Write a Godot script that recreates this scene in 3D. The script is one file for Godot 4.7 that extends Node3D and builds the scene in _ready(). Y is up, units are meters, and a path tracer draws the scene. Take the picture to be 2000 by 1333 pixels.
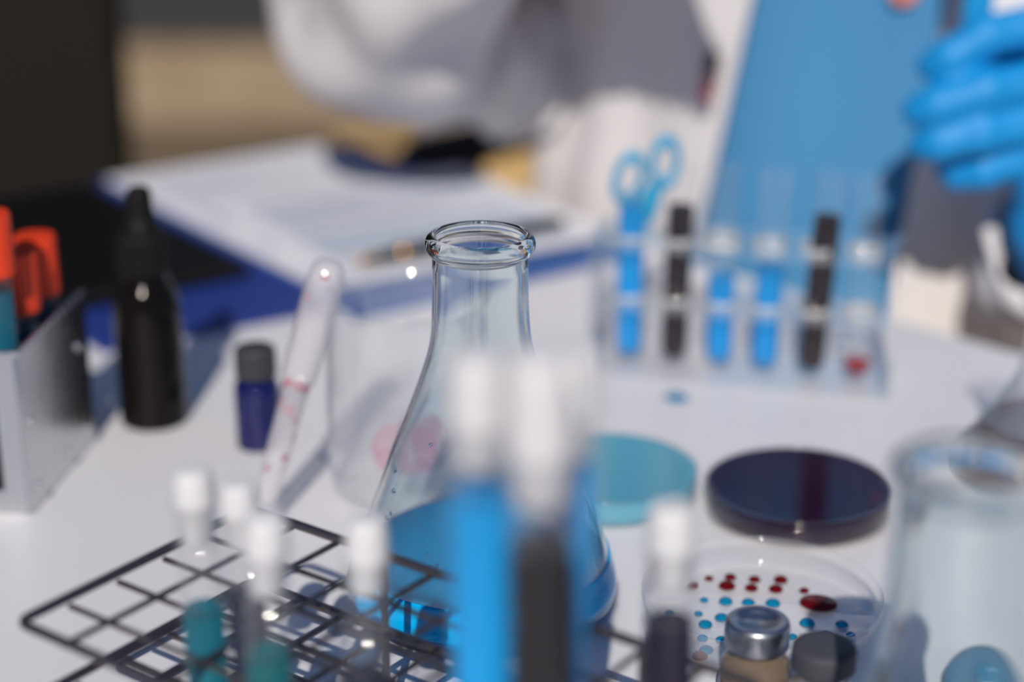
extends Node3D
# A sunny outdoor laboratory table. Metres; y up; table top at y = 0.75.

const T := 0.75
var rng := RandomNumberGenerator.new()
var used := {}

# ---------------------------------------------------------------- naming
func numbered(n: String) -> String:
	if not used.has(n):
		used[n] = 0
		return n
	used[n] += 1
	return "%s_%03d" % [n, used[n]]

func thing(called: String, label: String, category: String, at := Vector3.ZERO, group := "") -> Node3D:
	var o := Node3D.new()
	o.name = numbered(called)
	add_child(o)
	o.position = at
	tag(o, label, category, group)
	return o

func tag(o: Node3D, label: String, category: String, group := "") -> Node3D:
	o.set_meta("label", label)
	o.set_meta("category", category)
	if group != "":
		o.set_meta("group", group)
	return o

func obj(called: String, m: Mesh, mt: Material, parent: Node3D = null) -> MeshInstance3D:
	var o := MeshInstance3D.new()
	o.mesh = m
	o.material_override = mt
	if parent == null or parent == self:
		o.name = numbered(called)
		add_child(o, true)
	else:
		o.name = called
		parent.add_child(o, true)
	return o

func struct(called: String, m: Mesh, mt: Material) -> MeshInstance3D:
	var o := obj(called, m, mt)
	o.set_meta("kind", "structure")
	return o

func P(x: float, h: float, z: float) -> Vector3:   # a point h above the table top
	return Vector3(x, T + h, z)

# ---------------------------------------------------------------- mesh making
# A piece is {v, n, i, uv}; front faces run clockwise.
func piece() -> Dictionary:
	return {"v": PackedVector3Array(), "n": PackedVector3Array(), "i": PackedInt32Array(), "uv": PackedVector2Array()}

func join(ps: Array) -> ArrayMesh:
	var v := PackedVector3Array()
	var n := PackedVector3Array()
	var ix := PackedInt32Array()
	var uv := PackedVector2Array()
	for p in ps:
		var base := v.size()
		v.append_array(p.v)
		n.append_array(p.n)
		if p.uv.size() == p.v.size():
			uv.append_array(p.uv)
		else:
			var blank := PackedVector2Array()
			blank.resize(p.v.size())
			uv.append_array(blank)
		for k in p.i:
			ix.append(base + k)
	var a := []
	a.resize(Mesh.ARRAY_MAX)
	a[Mesh.ARRAY_VERTEX] = v
	a[Mesh.ARRAY_NORMAL] = n
	a[Mesh.ARRAY_TEX_UV] = uv
	a[Mesh.ARRAY_INDEX] = ix
	var m := ArrayMesh.new()
	m.add_surface_from_arrays(Mesh.PRIMITIVE_TRIANGLES, a)
	return m

func moved(p: Dictionary, xf: Transform3D) -> Dictionary:
	var q := piece()
	var nb := xf.basis.inverse().transposed()
	for k in p.v.size():
		q.v.append(xf * p.v[k])
		q.n.append((nb * p.n[k]).normalized())
	q.i = p.i.duplicate()
	q.uv = p.uv.duplicate()
	if xf.basis.determinant() < 0:
		q.i.reverse()
	return q

func chaikin(pts: Array, times := 2) -> Array:
	var a := pts
	for t in times:
		var b := [a[0]]
		for k in a.size() - 1:
			b.append(a[k].lerp(a[k + 1], 0.25))
			b.append(a[k].lerp(a[k + 1], 0.75))
		b.append(a[-1])
		a = b
	return a

func lathe(prof: Array, seg := 48) -> Dictionary:   # profile of (radius, height), outward normal to the right of its run upwards
	var q := piece()
	var pts := []
	for p in prof:
		if pts.is_empty() or pts[-1].distance_to(p) > 1e-6:
			pts.append(p)
	var m := pts.size()
	for k in m:
		var d0: Vector2 = (pts[k] - pts[k - 1]).normalized() if k > 0 else Vector2.ZERO
		var d1: Vector2 = (pts[k + 1] - pts[k]).normalized() if k < m - 1 else Vector2.ZERO
		var d: Vector2 = (d0 + d1).normalized()
		var nn := Vector2(d.y, -d.x)
		if pts[k].x < 1e-6:
			nn = Vector2(0, signf(nn.y) if absf(nn.y) > 1e-4 else 1.0)
		for j in seg:
			var a := TAU * j / seg
			q.v.append(Vector3(pts[k].x * cos(a), pts[k].y, pts[k].x * sin(a)))
			q.n.append(Vector3(nn.x * cos(a), nn.y, nn.x * sin(a)).normalized())
	for k in m - 1:
		for j in seg:
			var j2 := (j + 1) % seg
			var a := k * seg + j
			var b := k * seg + j2
			var c := (k + 1) * seg + j
			var e := (k + 1) * seg + j2
			if pts[k + 1].x > 1e-6:
				q.i.append_array(PackedInt32Array([a, e, c]))
			if pts[k].x > 1e-6:
				q.i.append_array(PackedInt32Array([a, b, e]))
	return q

func creased(v: Array, f: Array, crease := 35.0, closed := true) -> Dictionary:   # f: [a, b, c] triples; turned outwards by volume
	var vol := 0.0
	for t in f:
		vol += v[t[0]].dot(v[t[1]].cross(v[t[2]]))
	var flip := closed and vol > 0.0     # clockwise fronts make this sum negative
	var fn := []
	var inc := []
	inc.resize(v.size())
	for k in v.size():
		inc[k] = []
	for k in f.size():
		var t = f[k]
		if flip:
			t = [t[0], t[2], t[1]]
			f[k] = t
		var c: Vector3 = (v[t[2]] - v[t[0]]).cross(v[t[1]] - v[t[0]])
		fn.append(c)
		for j in 3:
			inc[t[j]].append(k)
	var lim := cos(deg_to_rad(crease))
	var q := piece()
	for k in f.size():
		var me: Vector3 = fn[k].normalized()
		for j in 3:
			var s := Vector3.ZERO
			for o in inc[f[k][j]]:
				if fn[o].normalized().dot(me) >= lim:
					s += fn[o]
			q.i.append(q.v.size())
			q.v.append(v[f[k][j]])
			q.n.append(s.normalized() if s.length() > 0 else Vector3.UP)
	return q

func loft(rings: Array, crease := 35.0, caps := true, loop := false) -> Dictionary:
	var v := []
	var f := []
	var n: int = rings[0].size()
	for r in rings:
		for p in r:
			v.append(p)
	var last := rings.size() if loop else rings.size() - 1
	for k in last:
		var k2 := (k + 1) % rings.size()
		for j in n:
			var j2 := (j + 1) % n
			var a := k * n + j
			var b := k * n + j2
			var c := k2 * n + j
			var e := k2 * n + j2
			f.append([a, b, e])
			f.append([a, e, c])
	if caps and not loop:
		for side in 2:
			var r: int = 0 if side == 0 else rings.size() - 1
			var mid := Vector3.ZERO
			for p in rings[r]:
				mid += p / n
			v.append(mid)
			for j in n:
				var a := r * n + j
				var b := r * n + (j + 1) % n
				f.append([v.size() - 1, b, a] if side == 0 else [v.size() - 1, a, b])
	return creased(v, f, crease)

func sweep(path: Array, radii: Array, sides := 10, crease := 40.0) -> Dictionary:
	var rings := []
	var up := Vector3.UP
	for k in path.size():
		var d: Vector3 = (path[mini(k + 1, path.size() - 1)] - path[maxi(k - 1, 0)]).normalized()
		if k == 0:
			up = Vector3.UP if absf(d.y) < 0.9 else Vector3.RIGHT
		var s := d.cross(up).normalized()
		up = s.cross(d).normalized()
		var ring := []
		for j in sides:
			var a := TAU * j / sides
			ring.append(path[k] + (s * cos(a) + up * sin(a)) * radii[mini(k, radii.size() - 1)])
		rings.append(ring)
	return loft(rings, crease)

func bar(a: Vector3, b: Vector3, r: float, sides := 8) -> Dictionary:
	return sweep([a, b], [r], sides)

func rbox(size: Vector3, bevel: float, at := Vector3.ZERO, basis := Basis.IDENTITY) -> Dictionary:
	var h := size / 2
	var bv := minf(bevel, minf(h.x, minf(h.y, h.z)) * 0.9)
	var outline := func(y: float, inset: float) -> Array:
		var x := h.x - inset
		var z := h.z - inset
		var c := bv if inset == 0.0 else bv * 0.6
		var r := []
		for p in [Vector2(x - c, -z), Vector2(x, -z + c), Vector2(x, z - c), Vector2(x - c, z), Vector2(-x + c, z), Vector2(-x, z - c), Vector2(-x, -z + c), Vector2(-x + c, -z)]:
			r.append(at + basis * Vector3(p.x, y, p.y))
		return r
	return loft([outline.call(-h.y, bv), outline.call(-h.y + bv, 0.0), outline.call(h.y - bv, 0.0), outline.call(h.y, bv)], 30.0)

func slab(outline: Array, y0: float, y1: float, bevel := 0.0005) -> Dictionary:   # flat piece from a convex outline of (x, z)
	var mid := Vector2.ZERO
	for p in outline:
		mid += p / outline.size()
	var ring := func(y: float, inset: float) -> Array:
		var r := []
		for p in outline:
			var q: Vector2 = p + (mid - p).normalized() * inset
			r.append(Vector3(q.x, y, q.y))
		return r
	return loft([ring.call(y0, bevel), ring.call(y0 + bevel, 0.0), ring.call(y1 - bevel, 0.0), ring.call(y1, bevel)], 30.0)

# a sheet of cloth or card: a grid of points with thickness
func sheet(grid: Array, thick: float, crease := 60.0) -> Dictionary:
	var rows := grid.size()
	var cols: int = grid[0].size()
	var v := []
	var nrm := []
	for r in rows:
		for c in cols:
			var du: Vector3 = grid[r][mini(c + 1, cols - 1)] - grid[r][maxi(c - 1, 0)]
			var dv: Vector3 = grid[mini(r + 1, rows - 1)][c] - grid[maxi(r - 1, 0)][c]
			nrm.append(du.cross(dv).normalized())
	for side in [0.5, -0.5]:
		for r in rows:
			for c in cols:
				v.append(grid[r][c] + nrm[r * cols + c] * thick * side)
	var f := []
	var o := rows * cols
	for r in rows - 1:
		for c in cols - 1:
			var a := r * cols + c
			f.append([a, a + 1, a + cols + 1])
			f.append([a, a + cols + 1, a + cols])
			f.append([o + a, o + a + cols + 1, o + a + 1])
			f.append([o + a, o + a + cols, o + a + cols + 1])
	for r in rows - 1:
		for c in [0, cols - 1]:
			var a: int = r * cols + c
			var b: int = a + cols
			if c == 0:
				f.append([a, b, o + b]); f.append([a, o + b, o + a])
			else:
				f.append([a, o + b, b]); f.append([a, o + a, o + b])
	for c in cols - 1:
		for r in [0, rows - 1]:
			var a: int = r * cols + c
			var b: int = a + 1
			if r == 0:
				f.append([a, o + b, b]); f.append([a, o + a, o + b])
			else:
				f.append([a, b, o + b]); f.append([a, o + b, o + a])
	return creased(v, f, crease)

# smooth body: tapered capsules joined by a smooth minimum, meshed as surface nets
func flesh(bones: Array, cell: float, blend: float) -> Dictionary:
	var lo := Vector3(1e9, 1e9, 1e9)
	var hi := -lo
	for b in bones:
		for e in [0, 1]:
			var r: float = b[2 + e] + cell * 3 + blend
			lo = lo.min(b[e] - Vector3.ONE * r)
			hi = hi.max(b[e] + Vector3.ONE * r)
	var nx := int((hi.x - lo.x) / cell) + 2
	var ny := int((hi.y - lo.y) / cell) + 2
	var nz := int((hi.z - lo.z) / cell) + 2
	var g := PackedFloat32Array()
	g.resize(nx * ny * nz)
	g.fill(cell * 4)
	for b in bones:
		var a: Vector3 = b[0]
		var ab: Vector3 = b[1] - a
		var ll := maxf(ab.length_squared(), 1e-9)
		var ra: float = b[2]
		var rb: float = b[3]
		var m := maxf(ra, rb) + cell * 3 + blend
		var p0: Vector3 = (a.min(b[1]) - Vector3.ONE * m - lo) / cell
		var p1: Vector3 = (a.max(b[1]) + Vector3.ONE * m - lo) / cell
		for x in range(maxi(0, int(p0.x)), mini(nx - 1, int(p1.x) + 1) + 1):
			for y in range(maxi(0, int(p0.y)), mini(ny - 1, int(p1.y) + 1) + 1):
				var at := (x * ny + y) * nz
				for z in range(maxi(0, int(p0.z)), mini(nz - 1, int(p1.z) + 1) + 1):
					var p := lo + Vector3(x, y, z) * cell - a
					var t := clampf(p.dot(ab) / ll, 0.0, 1.0)
					var d := (p - ab * t).length() - lerpf(ra, rb, t)
					var e := g[at + z]
					var hh := maxf(blend - absf(d - e), 0.0) / blend
					g[at + z] = minf(d, e) - hh * hh * blend * 0.25
	var ids := {}
	var v := []
	var f := []
	var sx := ny * nz
	var corner := [0, sx, nz, sx + nz, 1, sx + 1, nz + 1, sx + nz + 1]
	var off := [Vector3(0, 0, 0), Vector3(1, 0, 0), Vector3(0, 1, 0), Vector3(1, 1, 0), Vector3(0, 0, 1), Vector3(1, 0, 1), Vector3(0, 1, 1), Vector3(1, 1, 1)]
	var edges := [[0, 1], [2, 3], [4, 5], [6, 7], [0, 2], [1, 3], [4, 6], [5, 7], [0, 4], [1, 5], [2, 6], [3, 7]]
	for x in nx - 1:
		for y in ny - 1:
			for z in nz - 1:
				var at := x * sx + y * nz + z
				var inside := 0
				for c in 8:
					if g[at + corner[c]] < 0.0:
						inside += 1
				if inside == 0 or inside == 8:
					continue
				var s := Vector3.ZERO
				var cnt := 0
				for e in edges:
					var d0 := g[at + corner[e[0]]]
					var d1 := g[at + corner[e[1]]]
					if (d0 < 0.0) != (d1 < 0.0):
						s += off[e[0]].lerp(off[e[1]], d0 / (d0 - d1))
						cnt += 1
				ids[at] = v.size()
				v.append(lo + (Vector3(x, y, z) + s / cnt) * cell)
	for at in ids:
		for ax in 3:
			var step: int = [sx, nz, 1][ax]
			var u: int = [nz, 1, sx][ax]
			var w: int = [1, sx, nz][ax]
			if (g[at] < 0.0) == (g[at + step] < 0.0):
				continue
			if not (ids.has(at - u) and ids.has(at - w) and ids.has(at - u - w)):
				continue
			var q := [ids[at], ids[at - u], ids[at - u - w], ids[at - w]]
			if g[at] < 0.0:
				f.append([q[0], q[2], q[1]]); f.append([q[0], q[3], q[2]])
			else:
				f.append([q[0], q[1], q[2]]); f.append([q[0], q[2], q[3]])
	return creased(v, f, 80.0)

# ---------------------------------------------------------------- materials
func srgb(r: int, g: int, b: int, a := 1.0) -> Color:
	return Color(r / 255.0, g / 255.0, b / 255.0, a)

func mat(c: Color, rough := 0.5, metal := 0.0, spec := 0.5) -> StandardMaterial3D:
	var m := StandardMaterial3D.new()
	m.albedo_color = c
	m.roughness = rough
	m.metallic = metal
	m.metallic_specular = spec
	return m

func solid_glass(c: Color, ior_scale := 0.05, rough := 0.0) -> StandardMaterial3D:   # alpha = share that does not pass
	var m := mat(c, rough)
	m.refraction_enabled = true
	m.refraction_scale = ior_scale
	return m

func pane_glass(c: Color, rough := 0.05) -> StandardMaterial3D:
	var m := mat(c, rough)
	m.transparency = BaseMaterial3D.TRANSPARENCY_ALPHA
	return m

func noise(freq: float, kind := FastNoiseLite.TYPE_SIMPLEX_SMOOTH, oct := 4, sd := 1) -> FastNoiseLite:
	var n := FastNoiseLite.new()
	n.seed = sd
	n.noise_type = kind
	n.frequency = freq
	n.fractal_octaves = oct
	return n

func noise_tex(n: FastNoiseLite, size: int, ramp: Array = [], normal := false, bump := 4.0) -> NoiseTexture2D:
	var t := NoiseTexture2D.new()
	t.width = size
	t.height = size
	t.seamless = true
	t.noise = n
	t.as_normal_map = normal
	t.bump_strength = bump
	if ramp.size():
		var g := Gradient.new()
		g.set_color(0, ramp[0])
		g.set_color(1, ramp[-1])
		for k in range(1, ramp.size() - 1):
			g.add_point(float(k) / (ramp.size() - 1), ramp[k])
		t.color_ramp = g
	return t

func cloth(c: Color, grain := 900.0) -> StandardMaterial3D:
	var m := mat(c, 0.9, 0.0, 0.25)
	m.normal_enabled = true
	m.normal_texture = cloth_normal
	m.normal_scale = 0.22
	m.uv1_triplanar = true
	m.uv1_scale = Vector3.ONE * 9.0
	m.rim_enabled = true
	m.rim = 0.25
	return m

var cloth_normal: NoiseTexture2D
var glass: StandardMaterial3D
var thin: StandardMaterial3D
var clear_plastic: StandardMaterial3D
var acrylic: StandardMaterial3D
var white_plastic: StandardMaterial3D
var black_rubber: StandardMaterial3D
var blue_liquid: StandardMaterial3D
var dark_liquid: StandardMaterial3D
var steel: StandardMaterial3D
var aluminium: StandardMaterial3D
var glove_mat: StandardMaterial3D

func _ready() -> void:
	rng.seed = 7
	# ------------------------------------------------ camera, sky, sun, exposure
	var cam := Camera3D.new()
	cam.name = "camera"
	cam.position = Vector3(0, T + 0.3115, 0.576)
	cam.rotation_degrees = Vector3(-20, 0, 0)
	cam.fov = 20.98
	cam.near = 0.05
	cam.far = 60.0
	var lens := CameraAttributesPhysical.new()
	lens.frustum_focal_length = 64.8
	lens.frustum_focus_distance = 0.606
	lens.exposure_aperture = 3.3
	lens.frustum_near = 0.05
	lens.frustum_far = 60.0
	lens.auto_exposure_enabled = false
	cam.attributes = lens
	add_child(cam)
	cam.current = true

	var env := Environment.new()
	env.background_mode = Environment.BG_SKY
	var sky := Sky.new()
	var sm := ProceduralSkyMaterial.new()
	sm.sky_top_color = srgb(104, 142, 208)
	sm.sky_horizon_color = srgb(180, 196, 224)
	sm.sky_curve = 0.12
	sm.ground_horizon_color = srgb(150, 138, 122)
	sm.ground_bottom_color = srgb(120, 108, 95)
	sm.energy_multiplier = 0.29
	sky.sky_material = sm
	env.sky = sky
	env.tonemap_mode = Environment.TONE_MAPPER_LINEAR
	env.tonemap_exposure = 1.15
	env.sdfgi_enabled = true
	env.ssao_enabled = true
	env.ssil_enabled = true
	var we := WorldEnvironment.new()
	we.name = "surroundings"
	we.environment = env
	add_child(we)

	var sun := DirectionalLight3D.new()
	sun.name = "sun"
	sun.light_color = srgb(255, 247, 236)
	sun.light_energy = 1.0
	sun.light_angular_distance = 0.6
	sun.shadow_enabled = true
	sun.sky_mode = DirectionalLight3D.SKY_MODE_LIGHT_ONLY
	var el := deg_to_rad(37.0)
	var az := deg_to_rad(-5.0)
	var towards := Vector3(sin(az) * cos(el), sin(el), cos(az) * cos(el))
	sun.position = towards * 10
	sun.basis = Basis.looking_at(-towards)
	add_child(sun)

	make_materials()
	surroundings()
	table()
	person()
	folder()
	main_flask()
	wire_rack()
	foreground_tubes()
	pipette()
	petri_dishes()
	drop_dish()
	acrylic_rack()
	metal_rack()
	bottles()
	beaker()
	right_flasks()
	small_things()

func make_materials() -> void:
	cloth_normal = noise_tex(noise(0.09, FastNoiseLite.TYPE_SIMPLEX_SMOOTH, 3, 4), 256, [], true, 3.0)
	glass = solid_glass(srgb(244, 250, 251, 0.0))
	thin = pane_glass(srgb(225, 235, 240, 0.015), 0.03)
	clear_plastic = pane_glass(srgb(228, 232, 238, 0.02), 0.05)
	thin.metallic_specular = 0.32
	clear_plastic.metallic_specular = 0.32
	acrylic = pane_glass(srgb(215, 226, 236, 0.07), 0.05)
	white_plastic = mat(srgb(218, 218, 221), 0.45)
	white_plastic.subsurf_scatter_enabled = true
	white_plastic.subsurf_scatter_strength = 0.15
	black_rubber = mat(srgb(21, 20, 19), 0.6, 0.0, 0.3)
	blue_liquid = solid_glass(srgb(0, 166, 244, 0.8), 0.033)
	dark_liquid = solid_glass(srgb(34, 22, 26, 0.92), 0.033)
	steel = mat(srgb(132, 124, 122), 0.42, 1.0)
	aluminium = mat(srgb(206, 208, 212), 0.34, 1.0)
	var brushed := noise_tex(noise(0.02, FastNoiseLite.TYPE_SIMPLEX_SMOOTH, 3, 9), 256, [srgb(170, 170, 170), srgb(240, 240, 240)])
	aluminium.roughness_texture = brushed
	aluminium.roughness = 0.32
	aluminium.uv1_triplanar = true
	aluminium.uv1_scale = Vector3(30, 8, 30)
	glove_mat = mat(srgb(0, 140, 210), 0.55)
	glove_mat.normal_enabled = true
	glove_mat.normal_texture = cloth_normal
	glove_mat.normal_scale = 0.25
	glove_mat.uv1_triplanar = true
	glove_mat.uv1_scale = Vector3.ONE * 20

# ---------------------------------------------------------------- surroundings
func surroundings() -> void:
	var gm := mat(Color.WHITE, 0.95, 0.0, 0.2)
	gm.albedo_texture = noise_tex(noise(0.012, FastNoiseLite.TYPE_SIMPLEX_SMOOTH, 5, 3), 512, [srgb(150, 130, 104), srgb(186, 163, 132), srgb(204, 182, 150)])
	gm.uv1_triplanar = true
	gm.uv1_world_triplanar = true
	gm.uv1_scale = Vector3.ONE * 0.5
	var floor_ := struct("floor", join([rbox(Vector3(24, 0.1, 24), 0.01, Vector3(0, -0.05, -6))]), gm)
	floor_.set_meta("label", "pale tan paved ground behind the table")
	var dm := mat(srgb(122, 106, 86), 0.95, 0.0, 0.2)
	var strip := struct("trim_1", join([rbox(Vector3(7, 0.012, 0.62), 0.004, Vector3(-0.5, 0.004, -3.62), Basis(Vector3.UP, 0.02))]), dm)
	strip.set_meta("label", "darker brown strip of paving crossing the tan ground")
	var wm := mat(srgb(58, 59, 63), 0.9, 0.0, 0.3)
	var wall := struct("wall_back", join([rbox(Vector3(24, 3.0, 0.2), 0.01, Vector3(0, 1.5, -5.05))]), wm)
	wall.set_meta("label", "dark grey wall at the far end of the ground")
	# wooden deck behind the person
	var deck := thing("wooden_deck", "low sunlit yellow wooden deck behind the person in the white coat", "deck", Vector3(-0.18, 0, -2.75))
	var wood: Array = []
	for k in 3:
		var w := mat(Color.WHITE, 0.75, 0.0, 0.3)
		var base: Color = [srgb(232, 190, 122), srgb(224, 180, 110), srgb(238, 200, 136)][k]
		w.albedo_texture = noise_tex(noise(0.01, FastNoiseLite.TYPE_SIMPLEX_SMOOTH, 4, 20 + k), 256, [base.darkened(0.16), base, base.lightened(0.08)])
		w.uv1_triplanar = true
		w.uv1_scale = Vector3(1.5, 6, 12)
		wood.append(w)
	for k in 8:
		obj("plank", join([rbox(Vector3(1.6, 0.03, 0.118), 0.004, Vector3(0.62, 0.115, -0.46 + k * 0.125))]), wood[k % 3], deck)
	for k in 3:
		obj("joist", join([rbox(Vector3(0.08, 0.098, 0.98), 0.004, Vector3(-0.1 + k * 0.72, 0.05, -0.02))]), wood[1], deck)
	# black panel standing at the left
	var pm := mat(srgb(29, 27, 24), 0.75, 0.0, 0.3)
	var pan := thing("partition_panel", "tall matte black panel standing on the ground at the far left", "panel", Vector3(-0.83, 0, -0.93))
	obj("board", join([rbox(Vector3(1.02, 1.75, 0.045), 0.01, Vector3(0, 0.92, 0))]), pm, pan)
	for s in [-0.42, 0.42]:
		obj("foot", join([rbox(Vector3(0.06, 0.04, 0.4), 0.006, Vector3(s, 0.021, 0))]), pm, pan)

func table() -> void:
	var tm := mat(srgb(226, 225, 228), 0.36, 0.0, 0.5)
	tm.roughness_texture = noise_tex(noise(0.02, FastNoiseLite.TYPE_SIMPLEX_SMOOTH, 4, 12), 256, [srgb(190, 190, 190), srgb(255, 255, 255)])
	tm.roughness = 0.45
	tm.uv1_triplanar = true
	tm.uv1_scale = Vector3.ONE * 3
	var t := thing("table", "white laminate table carrying all the laboratory glassware", "table")
	var d := Vector3(0.70, 0, 0.714).normalized()
	var e := Vector3(-d.z, 0, d.x)
	var k := Vector3(-0.135, T - 0.0125, -0.655)
	var b := Basis(d, Vector3.UP, e)
	obj("tabletop", join([rbox(Vector3(1.7, 0.025, 1.1), 0.004, k + d * 0.85 + e * 0.55, b)]), tm, t)
	for s in [[0.08, 0.08], [1.62, 0.08], [0.08, 1.02], [1.62, 1.02]]:
		var p: Vector3 = k + d * s[0] + e * s[1]
		obj("leg", join([rbox(Vector3(0.04, T - 0.025, 0.04), 0.004, Vector3(p.x, (T - 0.025) / 2, p.z), b)]), aluminium, t)

# ---------------------------------------------------------------- the person
var pc := Vector3(0.20, 0, -0.55)
var pr := Vector3(0.76, 0, 0.65)
var pn := Vector3(-0.65, 0, 0.76)
func L(x: float, h: float, f: float) -> Vector3:   # the person's own left, height above the table, forward
	return pc + pr * x + pn * f + Vector3(0, T + h, 0)

func torso_ring(h: float, grow: float) -> Vector2:
	var t := clampf((h + 0.35) / 0.75, 0.0, 1.0)
	var a := lerpf(0.192, 0.190, t)
	var b := lerpf(0.132, 0.118, t)
	if h > 0.28:
		var u := clampf((h - 0.28) / 0.12, 0.0, 1.0)
		a = lerpf(a, 0.085, u * u)
		b = lerpf(b, 0.075, u * u)
	return Vector2(a + grow, b + grow)

func person() -> void:
	var who := thing("person", "person in an open white lab coat over a blue scrub top, wearing blue gloves", "person")
	var skin := mat(srgb(214, 164, 138), 0.5)
	skin.subsurf_scatter_enabled = true
	skin.subsurf_scatter_strength = 0.2
	var shl := L(0.15, 0.30, 0.0)
	var shr := L(-0.15, 0.30, 0.0)
	var ell := Vector3(0.335, T - 0.04, -0.395)
	var elr := Vector3(-0.080, T + 0.104, -0.495)
	var wrl := Vector3(0.272, T + 0.055, -0.300)
	var wrr := Vector3(0.012, T + 0.268, -0.345)
	var hipl := L(0.09, -0.23, -0.02)
	var hipr := L(-0.09, -0.23, -0.02)
	var knl := L(0.13, -0.24, 0.36)
	var knr := L(-0.13, -0.24, 0.36)
	var anl := L(0.13, -0.66, 0.30)
	var anr := L(-0.13, -0.66, 0.30)
	var head := L(-0.01, 0.535, 0.045)
	var bones := [
		[L(0, -0.22, 0), L(0, -0.05, 0), 0.125, 0.11], [L(0, -0.05, 0), L(0, 0.2, 0), 0.11, 0.115],
		[L(-0.06, 0.2, 0), L(0.06, 0.2, 0), 0.105, 0.105], [shr, shl, 0.038, 0.038], [L(0, 0.28, 0), L(0, 0.43, 0.02), 0.06, 0.052],
		[head + Vector3(0, 0.02, 0) - pn * 0.02, head + Vector3(0, 0.0, 0) + pn * 0.012, 0.082, 0.078], [head + pn * 0.03 - Vector3(0, 0.055, 0), head + pn * 0.05 - Vector3(0, 0.075, 0), 0.048, 0.036],
		[head + pn * 0.082 + Vector3(0, 0.0, 0), head + pn * 0.104 - Vector3(0, 0.022, 0), 0.009, 0.013],
		[head + pr * 0.078 + Vector3(0, 0.01, 0), head + pr * 0.082 - Vector3(0, 0.03, 0), 0.012, 0.009], [head - pr * 0.078 + Vector3(0, 0.01, 0), head - pr * 0.082 - Vector3(0, 0.03, 0), 0.012, 0.009],
		[head + pn * 0.083 - Vector3(0.0, 0.05, 0) - pr * 0.018, head + pn * 0.083 - Vector3(0, 0.05, 0) + pr * 0.018, 0.008, 0.008],
		[shl, ell, 0.038, 0.036], [ell, ell.lerp(wrl, 0.9), 0.035, 0.021], [shr, elr, 0.038, 0.036], [elr, elr.lerp(wrr, 0.9), 0.035, 0.021],
		[hipl, knl, 0.08, 0.058], [hipr, knr, 0.08, 0.058], [knl, anl, 0.055, 0.036], [knr, anr, 0.055, 0.036],
		[anl, anl + pn * 0.15 - Vector3(0, 0.045, 0), 0.035, 0.03], [anr, anr + pn * 0.15 - Vector3(0, 0.045, 0), 0.035, 0.03],
	]
	obj("body", join([flesh(bones, 0.012, 0.03)]), skin, who)
	var hair_m := mat(srgb(38, 26, 20), 0.5)
	obj("hair", join([flesh([[head + Vector3(0, 0.035, 0) - pn * 0.03, head + Vector3(0, 0.055, 0) + pn * 0.02, 0.085, 0.072], [head - pn * 0.06, head - pn * 0.075 - Vector3(0, 0.12, 0), 0.07, 0.045], [head - pn * 0.105 + Vector3(0, 0.02, 0), head - pn * 0.13 - Vector3(0, 0.1, 0), 0.045, 0.025]], 0.012, 0.03)]), hair_m, who)
	var eye_m := mat(srgb(40, 28, 22), 0.2)
	for s in [-1, 1]:
		obj("eye", join([moved(lathe(chaikin([Vector2(0, -0.009), Vector2(0.009, -0.009), Vector2(0.009, 0.009), Vector2(0, 0.009)]), 16), Transform3D(Basis.IDENTITY, head + pn * 0.084 + pr * 0.032 * s + Vector3(0, 0.006, 0)))]), eye_m, who)
	# trousers
	var scrub := cloth(srgb(78, 142, 190))
	obj("trousers", join([flesh([[L(0, -0.2, 0), L(0, -0.12, 0), 0.138, 0.125], [hipl, knl, 0.095, 0.072], [hipr, knr, 0.095, 0.072], [knl, anl, 0.068, 0.055], [knr, anr, 0.068, 0.055]], 0.014, 0.03)]), scrub, who)
	# scrub top: a closed tube of cloth round the torso
	var rings := []
	for k in 22:
		var h := -0.26 + 0.64 * k / 21.0
		var ab := torso_ring(h, 0.0)
		var ring := []
		for j in 64:
			var a := TAU * j / 64
			var fold := 0.0016 * sin(a * 9.0 + h * 8.0) + 0.0012 * sin(a * 17.0 - h * 21.0)
			ring.append(L((ab.x + fold) * sin(a), h, (ab.y + fold) * cos(a)))
		rings.append(ring)
	obj("scrub_top", join([loft(rings, 70.0)]), scrub, who)
	# lab coat: an open shell with two sleeves
	var white := cloth(srgb(218, 214, 215))
	var grid := []
	for k in 46:
		var h := -0.30 + 0.69 * k / 45.0
		var ab := torso_ring(h, 0.014)
		var u := (h + 0.02) / 0.12
		var a1 := deg_to_rad(lerpf(-2.0, 4.6, clampf(u, -1.5, 2.0)))
		var a2 := deg_to_rad(lerpf(32.5, 36.5, clampf(u, -1.5, 2.0)))
		var row := []
		for j in 121:
			var s := j / 120.0
			var a := a2 + (TAU - (a2 - a1)) * s
			var soft := smoothstep(0.0, 0.05, s) * smoothstep(1.0, 0.95, s)
			var low := 1.0 + clampf(-h, 0.0, 0.3) * 1.6
			var fold := (0.0055 * sin(a * 7.0 + 1.3 * sin(h * 9.0)) + 0.004 * sin(a * 13.0 + h * 5.0) + 0.002 * sin(a * 23.0 - h * 17.0)) * soft * low
			var flare := clampf(0.05 - h, 0.0, 0.35) * 0.10
			row.append(L((ab.x + fold + flare) * sin(a), h, (ab.y + fold + flare * 0.6) * cos(a)))
		grid.append(row)
	var parts := [sheet(grid, 0.0022)]
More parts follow.
